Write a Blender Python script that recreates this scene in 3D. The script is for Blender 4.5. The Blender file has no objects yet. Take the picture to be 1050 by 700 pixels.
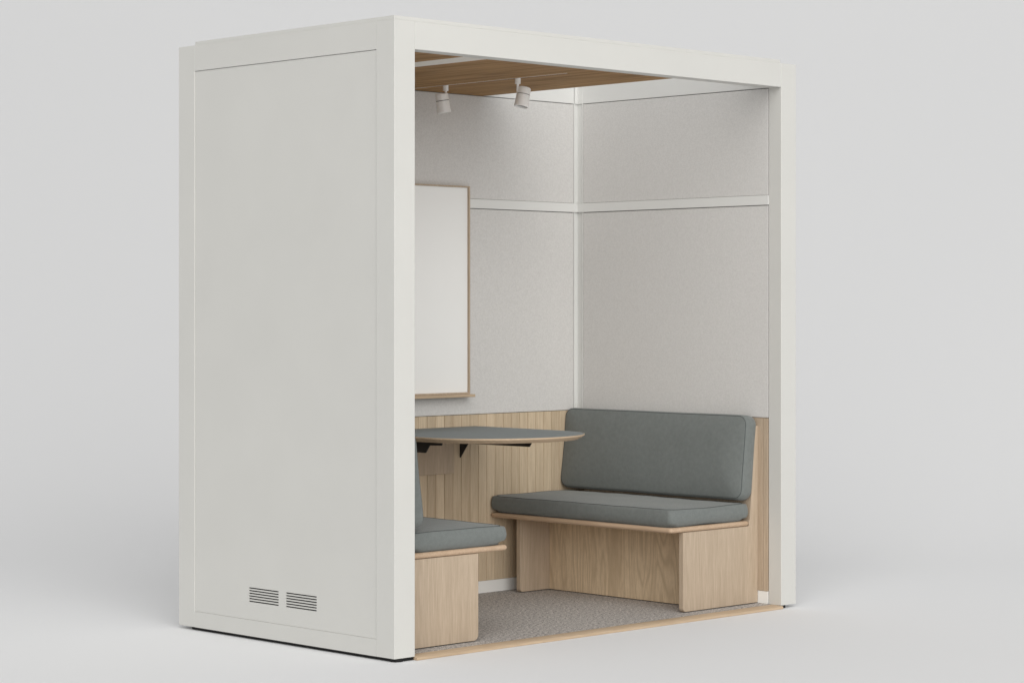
import bpy, math, random
from mathutils import Vector, Matrix
random.seed(7)
S = bpy.context.scene
COL = S.collection
LIFT = 0.013            # the booth body stands this far above the studio floor

# ------------------------------------------------------------------ materials
def new_mat(name):
    m = bpy.data.materials.new(name); m.use_nodes = True
    nt = m.node_tree; nt.nodes.clear()
    out = nt.nodes.new('ShaderNodeOutputMaterial')
    b = nt.nodes.new('ShaderNodeBsdfPrincipled')
    nt.links.new(b.outputs[0], out.inputs[0])
    return m, nt, b

def N(nt, t, **kw):
    n = nt.nodes.new(t)
    for k, v in kw.items(): setattr(n, k, v)
    return n

def coords(nt, scale=(1, 1, 1), loc=(0, 0, 0)):
    tc = N(nt, 'ShaderNodeTexCoord'); mp = N(nt, 'ShaderNodeMapping')
    mp.inputs['Scale'].default_value = scale; mp.inputs['Location'].default_value = loc
    nt.links.new(tc.outputs['Object'], mp.inputs[0]); return mp

def noise(nt, vec, scale, detail=2, rough=.5, dist=0):
    n = N(nt, 'ShaderNodeTexNoise'); n.inputs['Scale'].default_value = scale
    n.inputs['Detail'].default_value = detail; n.inputs['Roughness'].default_value = rough
    n.inputs['Distortion'].default_value = dist
    nt.links.new(vec.outputs[0], n.inputs['Vector']); return n

def ramp(nt, fac, stops):
    r = N(nt, 'ShaderNodeValToRGB'); el = r.color_ramp.elements
    while len(el) < len(stops): el.new(.5)
    for e, (p, c) in zip(el, stops): e.position = p; e.color = (*c, 1)
    nt.links.new(fac, r.inputs[0]); return r

def mix(nt, a, b, fac, mode='MIX'):
    m = N(nt, 'ShaderNodeMix', data_type='RGBA', blend_type=mode)
    for s, v in ((0, fac), (6, a), (7, b)):
        if hasattr(v, 'is_linked') or hasattr(v, 'links'): nt.links.new(v, m.inputs[s])
        elif s == 0: m.inputs[0].default_value = v
        else: m.inputs[s].default_value = (*v, 1)
    return m.outputs[2]

def mth(nt, op, a, b=None):
    m = N(nt, 'ShaderNodeMath', operation=op)
    for i, v in enumerate((a, b)):
        if v is None: continue
        if isinstance(v, (int, float)): m.inputs[i].default_value = v
        else: nt.links.new(v, m.inputs[i])
    return m.outputs[0]

def bump(nt, b, h, strength, dist=.001):
    bp = N(nt, 'ShaderNodeBump'); bp.inputs['Strength'].default_value = strength
    bp.inputs['Distance'].default_value = dist
    nt.links.new(h, bp.inputs['Height']); nt.links.new(bp.outputs[0], b.inputs['Normal'])

def sc3(c, k): return tuple(v * k for v in c)

def mat_paint(name, col, rough=.42):
    m, nt, b = new_mat(name)
    mp = coords(nt)
    n = noise(nt, mp, 3.5, 3)
    c = ramp(nt, n.outputs[0], [(.3, sc3(col, .985)), (.7, sc3(col, 1.012))])
    nt.links.new(c.outputs[0], b.inputs['Base Color'])
    b.inputs['Roughness'].default_value = rough
    n2 = noise(nt, mp, 700, 2)
    bump(nt, b, n2.outputs[0], .08, .0004)
    return m

def mat_wood(name, axis, light, dark, plank=None, seed=0., rough=.5, cathedral=.5, freq=1., stretch=.055, spec=.35, tone=1.):
    """oak veneer: grain runs along axis; plank=(axis index, width, phase) varies the tone board by board"""
    m, nt, b = new_mat(name)
    tc = N(nt, 'ShaderNodeTexCoord'); sep = N(nt, 'ShaderNodeSeparateXYZ')
    nt.links.new(tc.outputs['Object'], sep.inputs[0])
    comb = N(nt, 'ShaderNodeCombineXYZ')
    off = None
    if plank:
        pa, w, ph = plank
        fl = mth(nt, 'FLOOR', mth(nt, 'DIVIDE', mth(nt, 'SUBTRACT', sep.outputs[pa], ph), w))
        wn = N(nt, 'ShaderNodeTexWhiteNoise', noise_dimensions='1D')
        nt.links.new(mth(nt, 'ADD', fl, 17.3 + seed), wn.inputs['W'])
        off = wn.outputs['Value']
    for i in range(3):
        k = 1.0 if i != axis else stretch
        v = mth(nt, 'MULTIPLY', sep.outputs[i], k)
        if off is not None: v = mth(nt, 'ADD', v, mth(nt, 'MULTIPLY', off, 3.7 + i))
        v = mth(nt, 'ADD', v, seed * (1 + i * .37))
        nt.links.new(v, comb.inputs[i])
    big = noise(nt, comb, 5.5 * freq, 2, .45, .3)              # slow growth-ring field
    rings = mth(nt, 'SINE', mth(nt, 'MULTIPLY', big.outputs[0], 120.))
    rings = mth(nt, 'ADD', mth(nt, 'MULTIPLY', rings, .5), .5)
    fine = noise(nt, comb, 160 * freq, 4, .62)
    mid = noise(nt, comb, 26 * freq, 3, .55)
    pores = noise(nt, comb, 420, 2, .7)
    f = mth(nt, 'ADD', mth(nt, 'MULTIPLY', fine.outputs[0], .68), mth(nt, 'MULTIPLY', mid.outputs[0], .32))
    base = ramp(nt, f, [(.32, dark), (.66, light)])
    c = mix(nt, base.outputs[0], sc3(dark, .93), mth(nt, 'MULTIPLY', mth(nt, 'POWER', rings, 2.5), cathedral))
    po = ramp(nt, pores.outputs[0], [(.60, (0, 0, 0)), (.72, (1, 1, 1))])
    c = mix(nt, c, sc3(dark, .78), mth(nt, 'MULTIPLY', po.outputs[0], .35))
    if off is not None:
        t = ramp(nt, off, [(0, (.86, .845, .83)), (.5, (.98, .975, .965)), (1, (1.07, 1.07, 1.07))])
        c = mix(nt, c, t.outputs[0], 1.0, 'MULTIPLY')
    nt.links.new(c, b.inputs['Base Color'])
    b.inputs['Roughness'].default_value = rough
    b.inputs['Specular IOR Level'].default_value = spec
    bump(nt, b, f, .18, .0006)
    return m

def mat_cloth(name, c1, c2, grain=420, mott=28, strength=.5, sheen=.15, lo=.36, hi=.64):
    m, nt, b = new_mat(name)
    mp = coords(nt)
    a = noise(nt, mp, grain, 3, .7); q = noise(nt, mp, mott, 4, .6)
    f = mth(nt, 'ADD', mth(nt, 'MULTIPLY', a.outputs[0], .6), mth(nt, 'MULTIPLY', q.outputs[0], .4))
    c = ramp(nt, f, [(lo, c1), (hi, c2)])
    nt.links.new(c.outputs[0], b.inputs['Base Color'])
    b.inputs['Roughness'].default_value = .95
    b.inputs['Specular IOR Level'].default_value = .15
    b.inputs['Sheen Weight'].default_value = sheen
    b.inputs['Sheen Roughness'].default_value = .5
    bump(nt, b, f, strength, .0015)
    return m

def mat_plain(name, col, rough=.5, metal=0, vary=.04, scale=60):
    m, nt, b = new_mat(name)
    n = noise(nt, coords(nt), scale, 3)
    c = ramp(nt, n.outputs[0], [(.3, sc3(col, 1 - vary)), (.7, sc3(col, 1 + vary))])
    nt.links.new(c.outputs[0], b.inputs['Base Color'])
    b.inputs['Roughness'].default_value = rough; b.inputs['Metallic'].default_value = metal
    return m

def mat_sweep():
    # base colour greys with distance to cancel uneven light between floor and backdrop
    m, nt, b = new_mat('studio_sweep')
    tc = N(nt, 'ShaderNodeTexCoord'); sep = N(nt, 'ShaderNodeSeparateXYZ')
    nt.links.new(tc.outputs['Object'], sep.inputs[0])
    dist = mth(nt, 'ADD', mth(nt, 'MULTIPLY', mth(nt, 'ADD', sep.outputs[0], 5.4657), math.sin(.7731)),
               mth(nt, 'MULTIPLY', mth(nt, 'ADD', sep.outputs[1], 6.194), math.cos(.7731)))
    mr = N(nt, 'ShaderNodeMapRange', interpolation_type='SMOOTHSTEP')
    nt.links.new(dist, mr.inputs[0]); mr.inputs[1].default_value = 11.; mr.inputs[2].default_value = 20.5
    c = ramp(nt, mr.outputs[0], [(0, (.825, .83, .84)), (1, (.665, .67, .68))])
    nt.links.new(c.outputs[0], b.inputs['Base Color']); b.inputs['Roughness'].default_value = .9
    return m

BASE = Vector((1.118, .635, 0))
OAK_L, OAK_D = (.56, .452, .343), (.415, .325, .235)
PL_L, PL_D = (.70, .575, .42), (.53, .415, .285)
M = dict(
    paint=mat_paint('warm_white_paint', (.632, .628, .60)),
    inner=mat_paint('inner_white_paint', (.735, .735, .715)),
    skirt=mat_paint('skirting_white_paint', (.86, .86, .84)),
    oak_z=mat_wood('oak_upright_grain', 2, OAK_L, OAK_D, seed=.3, cathedral=.22),
    oak_front=mat_wood('oak_cathedral_grain', 2, (.80, .645, .455), (.57, .435, .285), seed=2.1, cathedral=.7, freq=1.2, stretch=.10),
    oak_y=mat_wood('oak_lengthwise_grain', 1, (.59, .44, .31), (.45, .315, .21), seed=1.3, cathedral=.2),
    oak_x=mat_wood('oak_crosswise_grain', 0, (.61, .47, .33), (.46, .34, .225), seed=4.7, cathedral=.15),
    ceil=mat_wood('ceiling_veneer', 1, (.47, .28, .125), (.25, .135, .048), seed=5.2, cathedral=.9, freq=.6, spec=.12, rough=.65, stretch=.035),
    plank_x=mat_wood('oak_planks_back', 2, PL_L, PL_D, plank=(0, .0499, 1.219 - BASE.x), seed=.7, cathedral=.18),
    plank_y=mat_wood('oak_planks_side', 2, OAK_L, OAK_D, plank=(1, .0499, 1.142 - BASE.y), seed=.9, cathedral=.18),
    felt=mat_cloth('pale_grey_felt', (.575, .563, .546), (.715, .703, .685), 240, 110, .4, .05, .31, .69),
    cushion=mat_cloth('grey_green_upholstery', (.150, .165, .159), (.194, .210, .204), 420, 50, .5, .2),
    seam=mat_plain('dark_seam_thread', (.075, .085, .083), .9),
    carpet=mat_cloth('speckled_carpet', (.12, .11, .102), (.72, .67, .625), 190, 80, 1., .1, .42, .60),
    lino=mat_plain('grey_linoleum', (.195, .222, .23), .62, 0, .03, 90),
    steel=mat_plain('black_steel', (.014, .014, .015), .5, 0, .1),
    rubber=mat_plain('black_rubber', (.008, .008, .008), .8),
    board=mat_plain('whiteboard_enamel', (.90, .90, .885), .16, 0, .004, 4),
    lampw=mat_plain('lamp_white_enamel', (.88, .87, .85), .4, 0, .02),
    lens=mat_plain('lamp_lens', (.20, .195, .18), .25, 0, .05),
    strip=mat_plain('opal_ceiling_strip', (.80, .76, .70), .5, 0, .01),
    dark=mat_plain('shadow_gap_filler', (.10, .098, .092), .9, 0, .1),
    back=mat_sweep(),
)

# ------------------------------------------------------------------ mesh helpers
class MB:
    def __init__(s): s.v = []; s.f = []
    def add(s, vs, fs):
        o = len(s.v); s.v += [tuple(v) for v in vs]; s.f += [tuple(i + o for i in f) for f in fs]; return s
    def box(s, x0, x1, y0, y1, z0, z1):
        return s.add([(x, y, z) for z in (z0, z1) for y in (y0, y1) for x in (x0, x1)],
                     [(0, 2, 3, 1), (4, 5, 7, 6), (0, 1, 5, 4), (2, 6, 7, 3), (0, 4, 6, 2), (1, 3, 7, 5)])
    def prism(s, prof, ax, a, b):
        """prof: closed outline in the two other axes (in axis order), extruded along ax"""
        n = len(prof)
        def P(p, t):
            l = list(p); l.insert(ax, t); return tuple(l)
        return s.add([P(p, a) for p in prof] + [P(p, b) for p in prof],
                     [tuple(range(n))[::-1], tuple(range(n, 2 * n))] + [(i, (i + 1) % n, n + (i + 1) % n, n + i) for i in range(n)])
    def cyl(s, p0, p1, r0, r1=None, n=24, caps=True):
        p0, p1 = Vector(p0), Vector(p1); r1 = r0 if r1 is None else r1
        d = (p1 - p0).normalized(); u = d.orthogonal().normalized(); w = d.cross(u)
        vs = [p + (u * math.cos(2 * math.pi * i / n) + w * math.sin(2 * math.pi * i / n)) * r for p, r in ((p0, r0), (p1, r1)) for i in range(n)]
        fs = [(i, (i + 1) % n, n + (i + 1) % n, n + i) for i in range(n)]
        if caps: fs += [tuple(range(n))[::-1], tuple(range(n, 2 * n))]
        return s.add(vs, fs)
    def rings(s, rings, cap0=True, cap1=True):
        n = len(rings[0]); vs = [p for r in rings for p in r]; fs = []
        for k in range(len(rings) - 1):
            for i in range(n):
                j = (i + 1) % n; fs.append((k * n + i, k * n + j, (k + 1) * n + j, (k + 1) * n + i))
        if cap0: fs.append(tuple(range(n))[::-1])
        if cap1: fs.append(tuple(range((len(rings) - 1) * n, len(rings) * n)))
        return s.add(vs, fs)
    def build(s, name, mat, parent=None, bevel=0, seg=2, smooth=False, angle=35):
        base = Vector((0, 0, 0)); p = parent
        while p: base += p.location; p = p.parent
        me = bpy.data.meshes.new(name)
        me.from_pydata([tuple(Vector(v) - base) for v in s.v], [], s.f); me.update()
        import bmesh
        bm = bmesh.new(); bm.from_mesh(me); bmesh.ops.recalc_face_normals(bm, faces=bm.faces); bm.to_mesh(me); bm.free()
        me.materials.append(mat)
        o = bpy.data.objects.new(name, me); COL.objects.link(o); o.parent = parent
        if smooth or bevel:
            for q in me.polygons: q.use_smooth = True
            try: me.set_sharp_from_angle(angle=math.radians(angle))
            except Exception: pass
        if bevel:
            b = o.modifiers.new('edge', 'BEVEL'); b.width = bevel; b.segments = seg
            b.limit_method = 'ANGLE'; b.angle_limit = math.radians(40); b.harden_normals = True
        return o

def thing(name, loc, label, cat, group=None):
    o = bpy.data.objects.new(name, None); COL.objects.link(o); o.location = loc
    o.empty_display_size = .1
    o['label'] = label; o['category'] = cat
    if group: o['group'] = group
    return o

def box(name, mat, parent, *b, bevel=.0012, seg=2):
    return MB().box(*b).build(name, mat, parent, bevel, seg)

def rrect(a, b, r, n=8):
    """rounded rectangle outline, half sizes a, b"""
    r = max(min(r, a * .999, b * .999), 1e-4); pts = []
    for cx, cy, a0 in ((a - r, b - r, 0), (-a + r, b - r, 90), (-a + r, -b + r, 180), (a - r, -b + r, 270)):
        for i in range(n + 1):
            t = math.radians(a0 + 90 * i / n); pts.append((cx + r * math.cos(t), cy + r * math.sin(t)))
    return pts

# ------------------------------------------------------------------ dimensions
W, XL, XR = 2.2365, .125, 2.1394       # outer width, inner wall faces
YP, D, YB = .0663, 1.27, 1.175         # front post depth, outer depth, inner back face
ZB, ZT, ZC = 2.1506, 2.25, 2.264       # beam underside, frame top, roof cap top
ZF, ZR1, ZR0, ZW, ZS = 2.1524, 1.7045, 1.6645, .775, .053

# ================================================================== THE BOOTH
B = thing('meeting_booth', BASE, 'tall warm white open-fronted meeting booth with oak wainscot and pale felt walls', 'booth')
def bx(name, mat, *b, **k): return box(name, M[mat], B, *b, **k)
def part_label(o, t): o['label'] = t; return o

# posts (L-shaped at the front so the side stile is wider than the inner reveal)
for mir in (0, 1):
    X = (lambda x: W - x) if mir else (lambda x: x)
    MB().prism([(X(0), 0), (X(.0971), 0), (X(.0971), YP), (X(.03), YP), (X(.03), .0974), (X(0), .0974)], 2, 0, ZT
               ).build('corner_post', M['paint'], B, .0015)
    MB().prism([(X(0), 1.168), (X(.058), 1.168), (X(.058), 1.19), (X(.0971), 1.19), (X(.0971), D), (X(0), D)], 2, 0, ZT
               ).build('corner_post', M['paint'], B, .0015)
    xs = sorted((X(0), X(.03)))
    bx('side_rail', 'paint', *xs, .0975, 1.1679, 2.1503, ZT, bevel=.0005)
    bx('side_rail', 'paint', *xs, .0975, 1.1679, 0, .0611, bevel=.0005)
bx('front_beam', 'paint', .0975, 2.1390, 0, YP, ZB, ZT, bevel=.0015)
bx('rear_beam', 'paint', .0975, 2.1390, 1.20, D, ZB, ZT)
bx('rear_rail', 'paint', .0975, 2.1390, 1.25, D, 0, .0611)
bx('rear_panel', 'paint', .0985, 2.1380, 1.253, 1.266, .0625, 2.149)

# outer side panels: the left one with two cut louvre grilles
def grid_panel(x0, x1, ys, zs, holes, name):
    mb = MB()
    Y, Z = ys, zs
    def hole(y, z): return any(h[0] < y < h[1] and h[2] < z < h[3] for h in holes)
    idx = {}
    def vid(i, j, s):
        k = (i, j, s)
        if k not in idx: idx[k] = len(mb.v); mb.v.append(((x0, x1)[s], Y[i], Z[j]))
        return idx[k]
    ny, nz = len(Y) - 1, len(Z) - 1
    solid = [[not hole((Y[i] + Y[i + 1]) / 2, (Z[j] + Z[j + 1]) / 2) for j in range(nz)] for i in range(ny)]
    def sol(i, j): return 0 <= i < ny and 0 <= j < nz and solid[i][j]
    for i in range(ny):
        for j in range(nz):
            if not solid[i][j]: continue
            mb.f.append((vid(i, j, 0), vid(i, j + 1, 0), vid(i + 1, j + 1, 0), vid(i + 1, j, 0)))
            mb.f.append((vid(i, j, 1), vid(i + 1, j, 1), vid(i + 1, j + 1, 1), vid(i, j + 1, 1)))
            for (di, dj, a, b) in ((-1, 0, (i, j), (i, j + 1)), (1, 0, (i + 1, j), (i + 1, j + 1)), (0, -1, (i, j), (i + 1, j)), (0, 1, (i, j + 1), (i + 1, j + 1))):
                if not sol(i + di, j + dj):
                    mb.f.append((vid(*a, 0), vid(*b, 0), vid(*b, 1), vid(*a, 1)))
    return mb.build(name, M['paint'], B)
slots = []
for (y0, y1) in ((.4315, .6105), (.653, .832)):
    for k in range(6):
        zc = .1810 - .0100 * k
        slots.append((y0, y1, zc - .0024, zc + .0024))
ys = sorted({.0989, 1.1667} | {s[0] for s in slots} | {s[1] for s in slots})
zs = sorted({.0616, 2.1487} | {s[2] for s in slots} | {s[3] for s in slots})
part_label(grid_panel(.0030, .0075, ys, zs, slots, 'side_panel'), 'flat warm white outer side panel with two small louvred grilles')
for (y0, y1) in ((.4315, .6105), (.653, .832)):
    bx('vent_grille', 'rubber', .0078, .012, y0 - .006, y1 + .006, .124, .188, bevel=0)
bx('side_panel', 'paint', W - .0075, W - .0030, .0989, 1.1667, .0626, 2.1487)
bx('panel_backing', 'dark', .0125, .030, .0989, 1.1667, .0626, 2.1487, bevel=0)
bx('panel_backing', 'dark', W - .030, W - .0080, .0989, 1.1667, .0626, 2.1487, bevel=0)

# wall cores behind the felt (seen only as thin dark gaps)
bx('wall_core', 'dark', .0975, 2.139, 1.187, 1.2, 0.002, 2.1495, bevel=0)
bx('wall_core', 'dark', XR + .0115, XR + .0435, YP + .001, 1.168, 0.002, 2.2, bevel=0)
bx('wall_core', 'dark', XL - .0435, XL - .0115, YP + .0312, 1.168, 0.002, 2.2, bevel=0)
bx('wall_lining', 'inner', .0975, XL - .002, YP + .001, YP + .030, 0.002, ZB - .002)

# felt panels, rails, wainscot, skirting
G = .0028
# back wall
for z0, z1 in ((ZW + .002, ZR0 - G), (ZR1 + .0010, ZF - G)):
    bx('felt_panel', 'felt', XL + .028, 2.1105, YB, YB + .009, z0, z1, bevel=.0015)
    bx('felt_panel', 'felt', XR, XR + .009, YP + .0035, 1.1435, z0, z1, bevel=.0015)
    bx('felt_panel', 'felt', XL - .009, XL, YP + .0335, 1.1435, z0, z1, bevel=.0015)
bx('picture_rail', 'inner', XL + .0005, XR - .0035, YB - .0035, YB + .011, ZR0, ZR1)
bx('picture_rail', 'inner', XR - .003, XR + .011, YP + .0006, YB - .0005, ZR0, ZR1)
bx('picture_rail', 'inner', XL - .011, XL + .003, YP + .0306, YB - .004, ZR0, ZR1)
bx('top_rail', 'inner', XL + .0005, XR - .0008, YB - .001, YB + .011, ZF, 2.235)
bx('top_rail', 'inner', XR - .0004, XR + .011, YP + .0006, YB + .011, ZF, 2.2495)
bx('top_rail', 'inner', XL - .011, XL, YP + .0306, YB + .011, ZF, 2.2495)
# corner extrusions with small raised lips
def corner_strip(sx, x, z0, z1):
    e = .0265; l = .0042
    mb = MB()
    mb.box(*sorted((x + sx * .0105, x - sx * (e - l - .0001))), YB + .006, YB + .0105, z0, z1)
    mb.box(*sorted((x - sx * e, x - sx * (e - l))), YB - .001, YB + .0105, z0, z1)
    mb.box(*sorted((x + sx * .006, x + sx * .0105)), YB - e - .003 + l + .0001, YB + .0059, z0, z1)
    mb.box(*sorted((x - sx * .001, x + sx * .0105)), YB - e - .003, YB - e - .003 + l, z0, z1)
    return mb.build('corner_strip', M['inner'], B, .0008)
for a, b in ((ZW + .001, ZR0 - .0006), (ZR1 + .0006, 2.2345)):
    corner_strip(1, XR, a, b); corner_strip(-1, XL, a, b)

def wainscot(kind, a0, a1, face, depth, phase, mat):
    """boarded panel with V grooves; kind 'x' runs along x (face = y), 'y' runs along y (face = x)"""
    pitch, g, gd = .0499, .0021, .0055
    cuts = [phase + pitch * k for k in range(-40, 41)]
    cuts = [c for c in cuts if a0 + .006 < c < a1 - .006]
    front = [(a0, 0)]
    for c in cuts: front += [(c - g, 0), (c, gd), (c + g, 0)]
    front += [(a1, 0)]
    prof = [(p, face + q * depth) for p, q in front] + [(a1, face + .009 * depth), (a0, face + .009 * depth)]
    # depth is +1 when the wall lies on the far side of face along its axis, else -1
    if kind == 'x': pts = [(p, q) for p, q in prof]
    else: pts = [(q, p) for p, q in prof]
    return MB().prism(pts, 2, ZS + .001, ZW).build('wainscot', M[mat], B)
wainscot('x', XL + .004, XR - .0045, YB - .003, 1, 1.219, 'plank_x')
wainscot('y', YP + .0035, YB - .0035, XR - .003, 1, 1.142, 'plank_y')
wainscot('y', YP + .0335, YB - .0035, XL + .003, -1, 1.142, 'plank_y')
bx('skirting', 'skirt', XL + .003, XR - .003, YB - .001, YB + .011, .0005, ZS)
bx('skirting', 'skirt', XR - .0012, XR + .011, YP + .0035, YB - .0015, .0005, ZS)
bx('skirting', 'skirt', XL - .011, XL + .0012, YP + .0335, YB - .0015, .0005, ZS)

# floor, threshold, base, feet
part_label(bx('carpet_floor', 'carpet', .098, XR + .0105, .0515, 1.186, -.008, 0, bevel=0), 'mottled grey brown carpet flooring')
MB().prism([(-.012, -.0125), (-.012, -.004), (-.007, -.0005), (.047, .0012), (.051, .0004), (.051, -.0125)], 0, .0975, 2.1388
           ).build('threshold_strip', M['oak_x'], B, .0008)
bx('base_plinth', 'rubber', .012, W - .14, .007, 1.2, -.0105, -.0005, bevel=0)
for (x, y) in ((.034, .028), (2.166, .030), (.06, 1.15), (W - .06, 1.15)):
    MB().cyl((x, y, -.013), (x, y, -.0125 + .0122), .024).build('levelling_foot', M['rubber'], B)

# roof and ceiling
mb = MB()
mb.box(.003, 1.552, .004, 1.168, ZT + .0003, ZC)
mb.box(1.5525, 2.1385, .004, .062, ZT + .0003, ZC)
mb.box(1.5525, 2.1385, 1.21, 1.25, ZT + .0003, ZC)
mb.build('roof_cap', M['paint'], B, .001)
bx('ceiling_panel', 'ceil', XL + .001, .400, YP + .001, YB - .001, 2.1515, 2.170)
bx('light_strip', 'strip', .4005, .5185, YP + .001, YB - .001, 2.1517, 2.168, bevel=0)
TX = 1.101
part = MB()
part.box(.519, TX - .0085, YP + .001, YB - .0015, 2.1513, 2.170)
part.box(TX + .0085, 1.547, YP + .001, YB - .0015, 2.1513, 2.170)
part.box(TX - .0085, TX + .0085, YP + .001, .222, 2.1513, 2.170)
part.build('ceiling_panel', M['ceil'], B, .0006)
bx('light_track', 'lampw', TX - .0082, TX + .0082, .2225, YB - .002, 2.1525, 2.168, bevel=.0006)
bx('ceiling_batten', 'inner', .2, 1.5, .10, .16, 2.1705, 2.2495, bevel=0)

# ================================================================== PADS (cushions)
def pad(name, parent, cx, sx, sy, sz, r, edge=.012, crown=.008, bulge=.006, frame=None, seed=0, both=True, piped='top', nc=10, sag=0, tuck=0.):
    """upholstered pad: rounded-rectangle outline (half sx, half sy), thickness sz along local z, seams on the border"""
    rnd = random.Random(seed); ph = [rnd.uniform(0, 6.28) for _ in range(8)]
    a, b = sx, sy
    def ring(ins, z):
        pts = []
        o = rrect(a - ins, b - ins, max(r - ins, .004 + .2 * max(0, (min(a, b) - ins))) if ins > 0 else r, nc)
        # add mid points on the straights so that the top can undulate
        out = []
        n = len(o)
        for i in range(n):
            p, q = o[i], o[(i + 1) % n]
            out.append(p)
            if i % (nc + 1) == nc:
                for k in range(1, 24): out.append((p[0] + (q[0] - p[0]) * k / 24, p[1] + (q[1] - p[1]) * k / 24))
        for x, y in out: pts.append((x, y, z))
        return pts
    R = []
    h = sz / 2
    m = min(a, b)
    ins_list = [m * .992, m * .93, m * .8, m * .6, m * .42, m * .28, m * .18, m * .11, m * .06, m * .03]
    def crownz(ins): t = min(1, ins / m); return crown * (1 - (1 - t) ** 3.2)
    bot = 1 if both else .25
    for ins in ins_list: R.append(ring(ins, -h - bot * crownz(ins)))
    R.append(ring(.004 + tuck, -h + .0005))
    prof = []
    for k in range(0, 15):
        t = (k / 14) ** 1.35; z = -h + .0008 + (2 * h - .003) * t
        q_ = max(0, 1 - (z + h) / .034)
        prof.append((-bulge * math.sin(math.pi * t) ** .7 + tuck * (1 - math.sqrt(max(0, 1 - q_ * q_))), z))
    for d, z in prof: R.append(ring(d, z))
    R.append(ring(.0016, h - .0012))
    R.append(ring(.0042, h + .0004))
    for ins in ins_list[::-1]: R.append(ring(ins, h + crownz(ins)))
    F = frame
    def wob(p):
        x, y, z = p
        w = .0016 * math.sin(x * 9 + ph[0]) * math.sin(y * 11 + ph[1]) + .0009 * math.sin(x * 23 + y * 7 + ph[2]) + .0006 * math.sin(y * 37 + ph[3] - x * 11)
        s = 1 if z > 0 else -1
        edge_w = .0010 * math.sin(x * 17 + ph[4]) * math.cos(y * 13 + ph[5])
        return Vector((x + edge_w, y + edge_w * .8, z + s * w - sag * (1 if z > 0 else 0) * math.exp(-((y / b) ** 2) * 1.5)))
    R = [[F @ wob(p) for p in rr] for rr in R]
    mb = MB().rings(R, False, False)
    n_, m_ = len(R[0]), nc + 12                      # close both faces with strips across the short side
    for off in (0, (len(R) - 1) * n_):
        ix = lambda i: off + i % n_
        mb.f.append((ix(m_), ix(m_ - 1), ix(m_ + 1)))
        for j in range(1, n_ // 2 - 1): mb.f.append((ix(m_ - j), ix(m_ - j - 1), ix(m_ + j + 1), ix(m_ + j)))
        mb.f.append((ix(m_ - n_ // 2 + 1), ix(m_ + n_ // 2), ix(m_ + n_ // 2 - 1)))
    o = mb.build(name, M['cushion'], parent, smooth=True, angle=60)
    # piping seams
    def tube(ins, z, rad):
        c = [F @ wob(p) for p in ring(ins, z)]
        n = len(c); rr = []
        for i in range(n):
            t = (c[(i + 1) % n] - c[i - 1]).normalized(); u = (F.to_3x3() @ Vector((0, 0, 1))).normalized(); w = t.cross(u).normalized()
            rr.append([c[i] + (u * math.cos(q) + w * math.sin(q)) * rad for q in [k * math.pi / 3 for k in range(6)]])
        rr.append(rr[0])
        return rr
    s = MB().rings(tube(.0030, h + .0002, .0014), False, False)
    s.build('seam', M['seam'], o, smooth=True)
    if both:
        s = MB().rings(tube(.0030, -h - .0002, .0014), False, False)
        s.build('seam', M['seam'], o, smooth=True)
    return o

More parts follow.
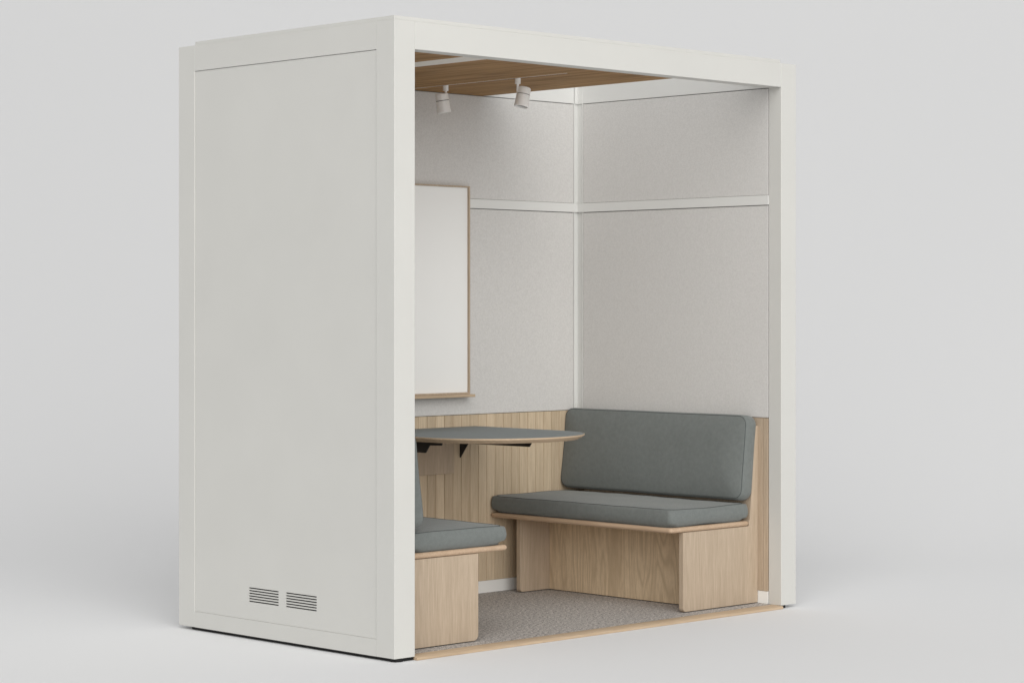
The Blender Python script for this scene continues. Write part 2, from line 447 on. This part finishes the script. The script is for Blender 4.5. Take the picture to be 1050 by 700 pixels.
# ================================================================== BENCHES
def bench(mir, x_front, x_panel, x_front_panel, label):
    """mir: False = right-hand bench (backs onto x = XR)"""
    def Xs(*v): return [(XL + XR - x) if mir else x for x in v]
    wallx = XR - .0035
    b = thing('wall_bench', ((Xs(x_front)[0] + Xs(wallx)[0]) / 2, .64, 0), label, 'bench')
    y0, y1 = .120, YB - .0035
    # end panels with a rounded bottom front corner
    def endp(ya, yb, zt):
        r = .022 if mir else .016
        pts = [(wallx, .0035), (wallx, .742), (2.1235, .742), (2.1195, .735), (2.085, .3485), (2.0795, .3485), (2.0795, zt), (x_panel, zt)]
        for k in range(0, 7):
            t = math.radians(180 + 90 * k / 6)
            pts.append((x_panel + r + r * math.cos(t), .0035 + r + r * math.sin(t)))
        pts = [((XL + XR - p[0]) if mir else p[0], p[1]) for p in pts]
        MB().prism(pts, 1, ya, yb).build('end_panel', M['oak_z'], b, .002)
    endp(y0 + .002, y0 + .026, .3255)
    endp(1.064, 1.088, .3255)
    xs = sorted(Xs(x_front_panel, x_front_panel + .018))
    MB().box(*xs, y0 + .0265, 1.0635, .0035, .3255).build('front_panel', M['oak_front'], b, .0008)
    # sloping back support (wedge) with a thin end
    pts = [(2.0795, .3262), (wallx, .3262), (wallx, .7415), (2.1235, .7415), (2.1195, .735), (2.085, .3485), (2.0795, .3485)]
    pts = [((XL + XR - p[0]) if mir else p[0], p[1]) for p in pts]
    MB().prism(pts, 1, y0 + .0263, 1.0637).build('back_support', M['oak_z'], b, .0015)
    # seat board
    xa, xb = sorted(Xs(x_front, 2.078))
    cx, cy = (xa + xb) / 2, (y0 - .002 + y1) / 2
    hx, hy = (xb - xa) / 2, (y1 - y0 + .002) / 2
    R = []
    rr = .010
    for k in range(9):
        t = math.radians(-90 + 180 * k / 8)
        ins = rr * (1 - math.cos(t)); z = .3372 + .0107 * math.sin(t)
        R.append([(cx + p[0], cy + p[1], z) for p in rrect(hx - ins, hy - ins, .014, 8)])
    MB().rings(R).build('seat_board', M['oak_y'], b, smooth=True, angle=50)
    # seat cushion
    xa, xb = sorted(Xs(x_front + .004, 2.074))
    F = Matrix.Translation(((xa + xb) / 2, (y0 + .0035 + y1 - .004) / 2, .3845))
    pad('seat_cushion', b, 0, (xb - xa) / 2 - .001, (y1 - y0) / 2 - .0025, .070, .022, crown=.008, bulge=.006, frame=F, seed=3 + mir, both=False, tuck=.014)
    # back cushion: local x = up, y = along the bench, z = towards the sitter
    tilt = math.radians(6.2)
    up = Vector(((1 if not mir else -1) * math.sin(tilt), 0, math.cos(tilt)))
    out = Vector(((-1 if not mir else 1) * math.cos(tilt), 0, math.sin(tilt)))
    yv = out.cross(up)
    c = Vector((Xs(2.0725)[0] + (.0045 if mir else 0), (y0 + y1) / 2 - .0005, .6095))
    F = Matrix(((up.x, yv.x, out.x, c.x), (up.y, yv.y, out.y, c.y), (up.z, yv.z, out.z, c.z), (0, 0, 0, 1)))
    pad('back_cushion', b, 0, .1745, (y1 - y0) / 2 + .0015, .062, .040, crown=.018, bulge=.004, frame=F, seed=8 + mir)
    return b
bench(False, 1.586, 1.666, 1.846, 'oak bench with grey cushions against the right wall, its whole length in view')
bench(True, 1.590, 1.741, 1.846, 'oak bench with grey cushions on the left, mostly hidden behind the white front post')

# ================================================================== TABLE
T = thing('wall_table', (1.118, 1.17, 0), 'grey topped oak table with rounded end fixed to the back wall', 'table')
TXC, TH, TY, TR = 1.1185, .382, .657, .347
def table_outline(ins, n=56):
    pts = [(TXC + TH - ins, YB - .004 - 0)]
    for k in range(n + 1):
        t = math.pi * k / n
        e = .985
        cx = abs(math.cos(t)) ** e * (1 if math.cos(t) >= 0 else -1); sy = math.sin(t) ** e
        pts.append((TXC + (TH - ins) * cx, TY - (TR - ins) * sy))
    pts.append((TXC - TH + ins, YB - .004))
    return pts
ZTT = .7255
def tring(ins, z): return [(x, y, z) for x, y in table_outline(ins)]
MB().rings([tring(.034, ZTT - .0215), tring(.026, ZTT - .0210), tring(.002, ZTT - .0075), tring(0, ZTT - .0055), tring(0, ZTT - .0010), tring(.0008, ZTT - .0002), tring(.0024, ZTT - .0002), tring(.0024, ZTT - .003)]
           ).build('table_edge', M['oak_x'], T, smooth=True, angle=25)
MB().rings([tring(.0026, ZTT - .0024), tring(.0026, ZTT)]).build('tabletop', M['lino'], T)
for x, tip in ((TXC - .291, .650), (TXC + .291, .650)):
    prof = [(YB - .0045, .7042), (tip, .7042), (tip + .004, .690), (tip + .075, .6875), (tip + .098, .657), (1.121, .655), (YB - .0045, .592)]
    MB().prism(prof, 0, x - .003, x + .003).build('bracket', M['steel'], T, .0004)
    box('mounting_plate', M['steel'], T, x - .022, x + .022, tip - .004, 1.15, .7003, .7045, bevel=.0004)
box('wall_cleat', M['oak_z'], T, .882, 1.347, 1.141, YB - .0045, .530, .7035, bevel=.0015)

# ================================================================== WHITEBOARD
WB = thing('whiteboard', (1.118, YB - .01, .861), 'upright white writing board in a thin oak frame on the back wall', 'whiteboard')
x0, x1, z0, z1 = .786, 1.4500, .866, 1.757
yf, yk = YB - .024, YB - .0042
fw = .0068
mb = MB()
fr = MB()
fr.box(x0, x0 + fw, yf, yk, z0 + fw, z1 - fw); fr.box(x1 - fw, x1, yf, yk, z0 + fw, z1 - fw)
fr.box(x0, x1, yf, yk, z1 - fw, z1); fr.box(x0, x1, yf, yk, z0, z0 + fw)
fr.build('frame', M['oak_z'], WB, .0006)
MB().box(x0 + fw + .0002, x1 - fw - .0002, yf + .010, yk - .0005, z0 + fw + .0002, z1 - fw - .0002).build('writing_surface', M['board'], WB)
MB().box(x0 - .001, x1 + .001, YB - .056, yk, .8535, .8655).build('pen_tray', M['oak_x'], WB, .002)

# ================================================================== SPOTLIGHTS
cy, sy_ = math.cos(.7731), math.sin(.7731)
RV, FV, ZV = Vector((cy, -sy_, 0)), Vector((sy_, cy, 0)), Vector((0, 0, 1))
def spot(y, shift, axis, label, slit_side):
    m = Vector((TX, y, 2.1523))
    t = thing('track_spotlight', m, label, 'spotlight', 'spotlights hanging from the ceiling track')
    MB().cyl(m, m - ZV * .024, .0115).build('mount', M['lampw'], t, .001, smooth=True)
    c = m + RV * shift[0] - ZV * shift[1] + FV * shift[2]
    ax = axis.normalized()
    e = m - ZV * .052 + RV * (.003 if shift[0] < 0 else -.001)
    MB().cyl(m - ZV * .0235, e, .0048).build('stem', M['lampw'], t, smooth=True)
    L, r = .079, .0268
    top, bot = c - ax * L / 2, c + ax * L / 2
    h = MB()
    prof = [(0, .45), (0, .93), (.0025, 1.0), (.0275, 1.0), (.0275, .93), (.0300, .93), (.0300, 1.02), (L - .012, 1.04), (L - .0115, 1.065), (L - .001, 1.065), (L, 1.03), (L, .93), (L - .010, .88), (L - .010, .05)]
    u = ax.orthogonal().normalized(); w = ax.cross(u); n = 36
    R = [[top + ax * d + (u * math.cos(2 * math.pi * i / n) + w * math.sin(2 * math.pi * i / n)) * r * k for i in range(n)] for d, k in prof]
    head = h.rings(R).build('lamp_head', M['lampw'], t, smooth=True, angle=30)
    MB().cyl(top + ax * .0276, top + ax * .0299, r * .99, n=32).build('shadow_ring', M['steel'], head)
    MB().cyl(bot - ax * .0098, bot - ax * .0075, r * .86, n=32).build('lens', M['lens'], head)
    MB().cyl(e + ZV * .002, e + (c - e).normalized() * .012 + ax * .004, .0052).build('swivel', M['lampw'], t, smooth=True)
    return t
spot(.928, (-.0115, .0745, 0), -ZV + RV * .15 + FV * .05, 'small white spotlight nearer the back wall, left of the other one', 0)
spot(.503, (.0200, .0765, .004), -ZV - RV * .17 - FV * .14, 'small white spotlight nearer the open front, right of the other one', 1)

# ================================================================== STUDIO FLOOR + BACKDROP (one seamless sweep)
CAM = Vector((-5.4657, -6.194, 1.2346))
prof = [(-60, -LIFT), (11.5, -LIFT)]
Rr = 10.0
for k in range(1, 49):
    t = math.radians(90 * k / 48); prof.append((11.5 + Rr * math.sin(t), -LIFT + Rr * (1 - math.cos(t))))
prof.append((11.5 + Rr, 18))
mb = MB(); vs = []; fs = []
for (d, z) in prof:
    for s in (-60, 60):
        p = Vector((CAM.x, CAM.y, 0)) + FV * d + RV * s
        vs.append((p.x, p.y, z))
for k in range(len(prof) - 1): fs.append((2 * k, 2 * k + 1, 2 * k + 3, 2 * k + 2))
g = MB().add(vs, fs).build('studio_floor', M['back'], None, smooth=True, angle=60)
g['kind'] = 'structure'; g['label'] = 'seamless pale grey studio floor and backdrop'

# ================================================================== LIGHT
w = bpy.data.worlds.new('World'); S.world = w; w.use_nodes = True
bg = w.node_tree.nodes['Background']; bg.inputs[0].default_value = (1, 1, 1.0, 1); bg.inputs[1].default_value = .29
def area(name, loc, target, size, power, col=(1, 1, 1)):
    l = bpy.data.lights.new(name, 'AREA'); l.shape = 'RECTANGLE'; l.size = size[0]; l.size_y = size[1]; l.energy = power; l.color = col
    o = bpy.data.objects.new(name, l); COL.objects.link(o); o.location = loc
    o.rotation_euler = (Vector(target) - Vector(loc)).to_track_quat('-Z', 'Y').to_euler(); return o
area('key_softbox', (1.1 - 18.4, .6 - 31.6, 14.), (1.1, .6, 1.0), (52, 28), 12800, (1, .985, .955))
area('high_softbox', (1.1 - 18., .6 - 18., 31.), (1.1, .6, 1.0), (30, 18), 4600, (1, .99, .97))

# ================================================================== CAMERA
cd = bpy.data.cameras.new('camera'); cam = bpy.data.objects.new('camera', cd); COL.objects.link(cam)
cam.location = CAM
cam.rotation_euler = (math.radians(90), 0, -.7731)
cd.sensor_width = 36; cd.lens = 36 * 2406.1637 / 1050
cd.shift_y = -(350 - 315.6411) / 1050
cd.clip_end = 200; cd.clip_start = .1
S.camera = cam
for o in list(COL.objects):
    if o.parent is None and o.type in ('EMPTY', 'CAMERA'): o.location.z += LIFT
g.location.z = LIFT

S.view_settings.view_transform = 'Standard'; S.view_settings.look = 'None'
S.view_settings.exposure = 0; S.view_settings.gamma = 1
S.render.engine = 'CYCLES'
c = S.cycles
c.use_denoising = True
try: c.denoiser = 'OPENIMAGEDENOISE'
except Exception: pass
c.max_bounces = 10; c.diffuse_bounces = 8; c.sample_clamp_indirect = 8
S.render.film_transparent = False
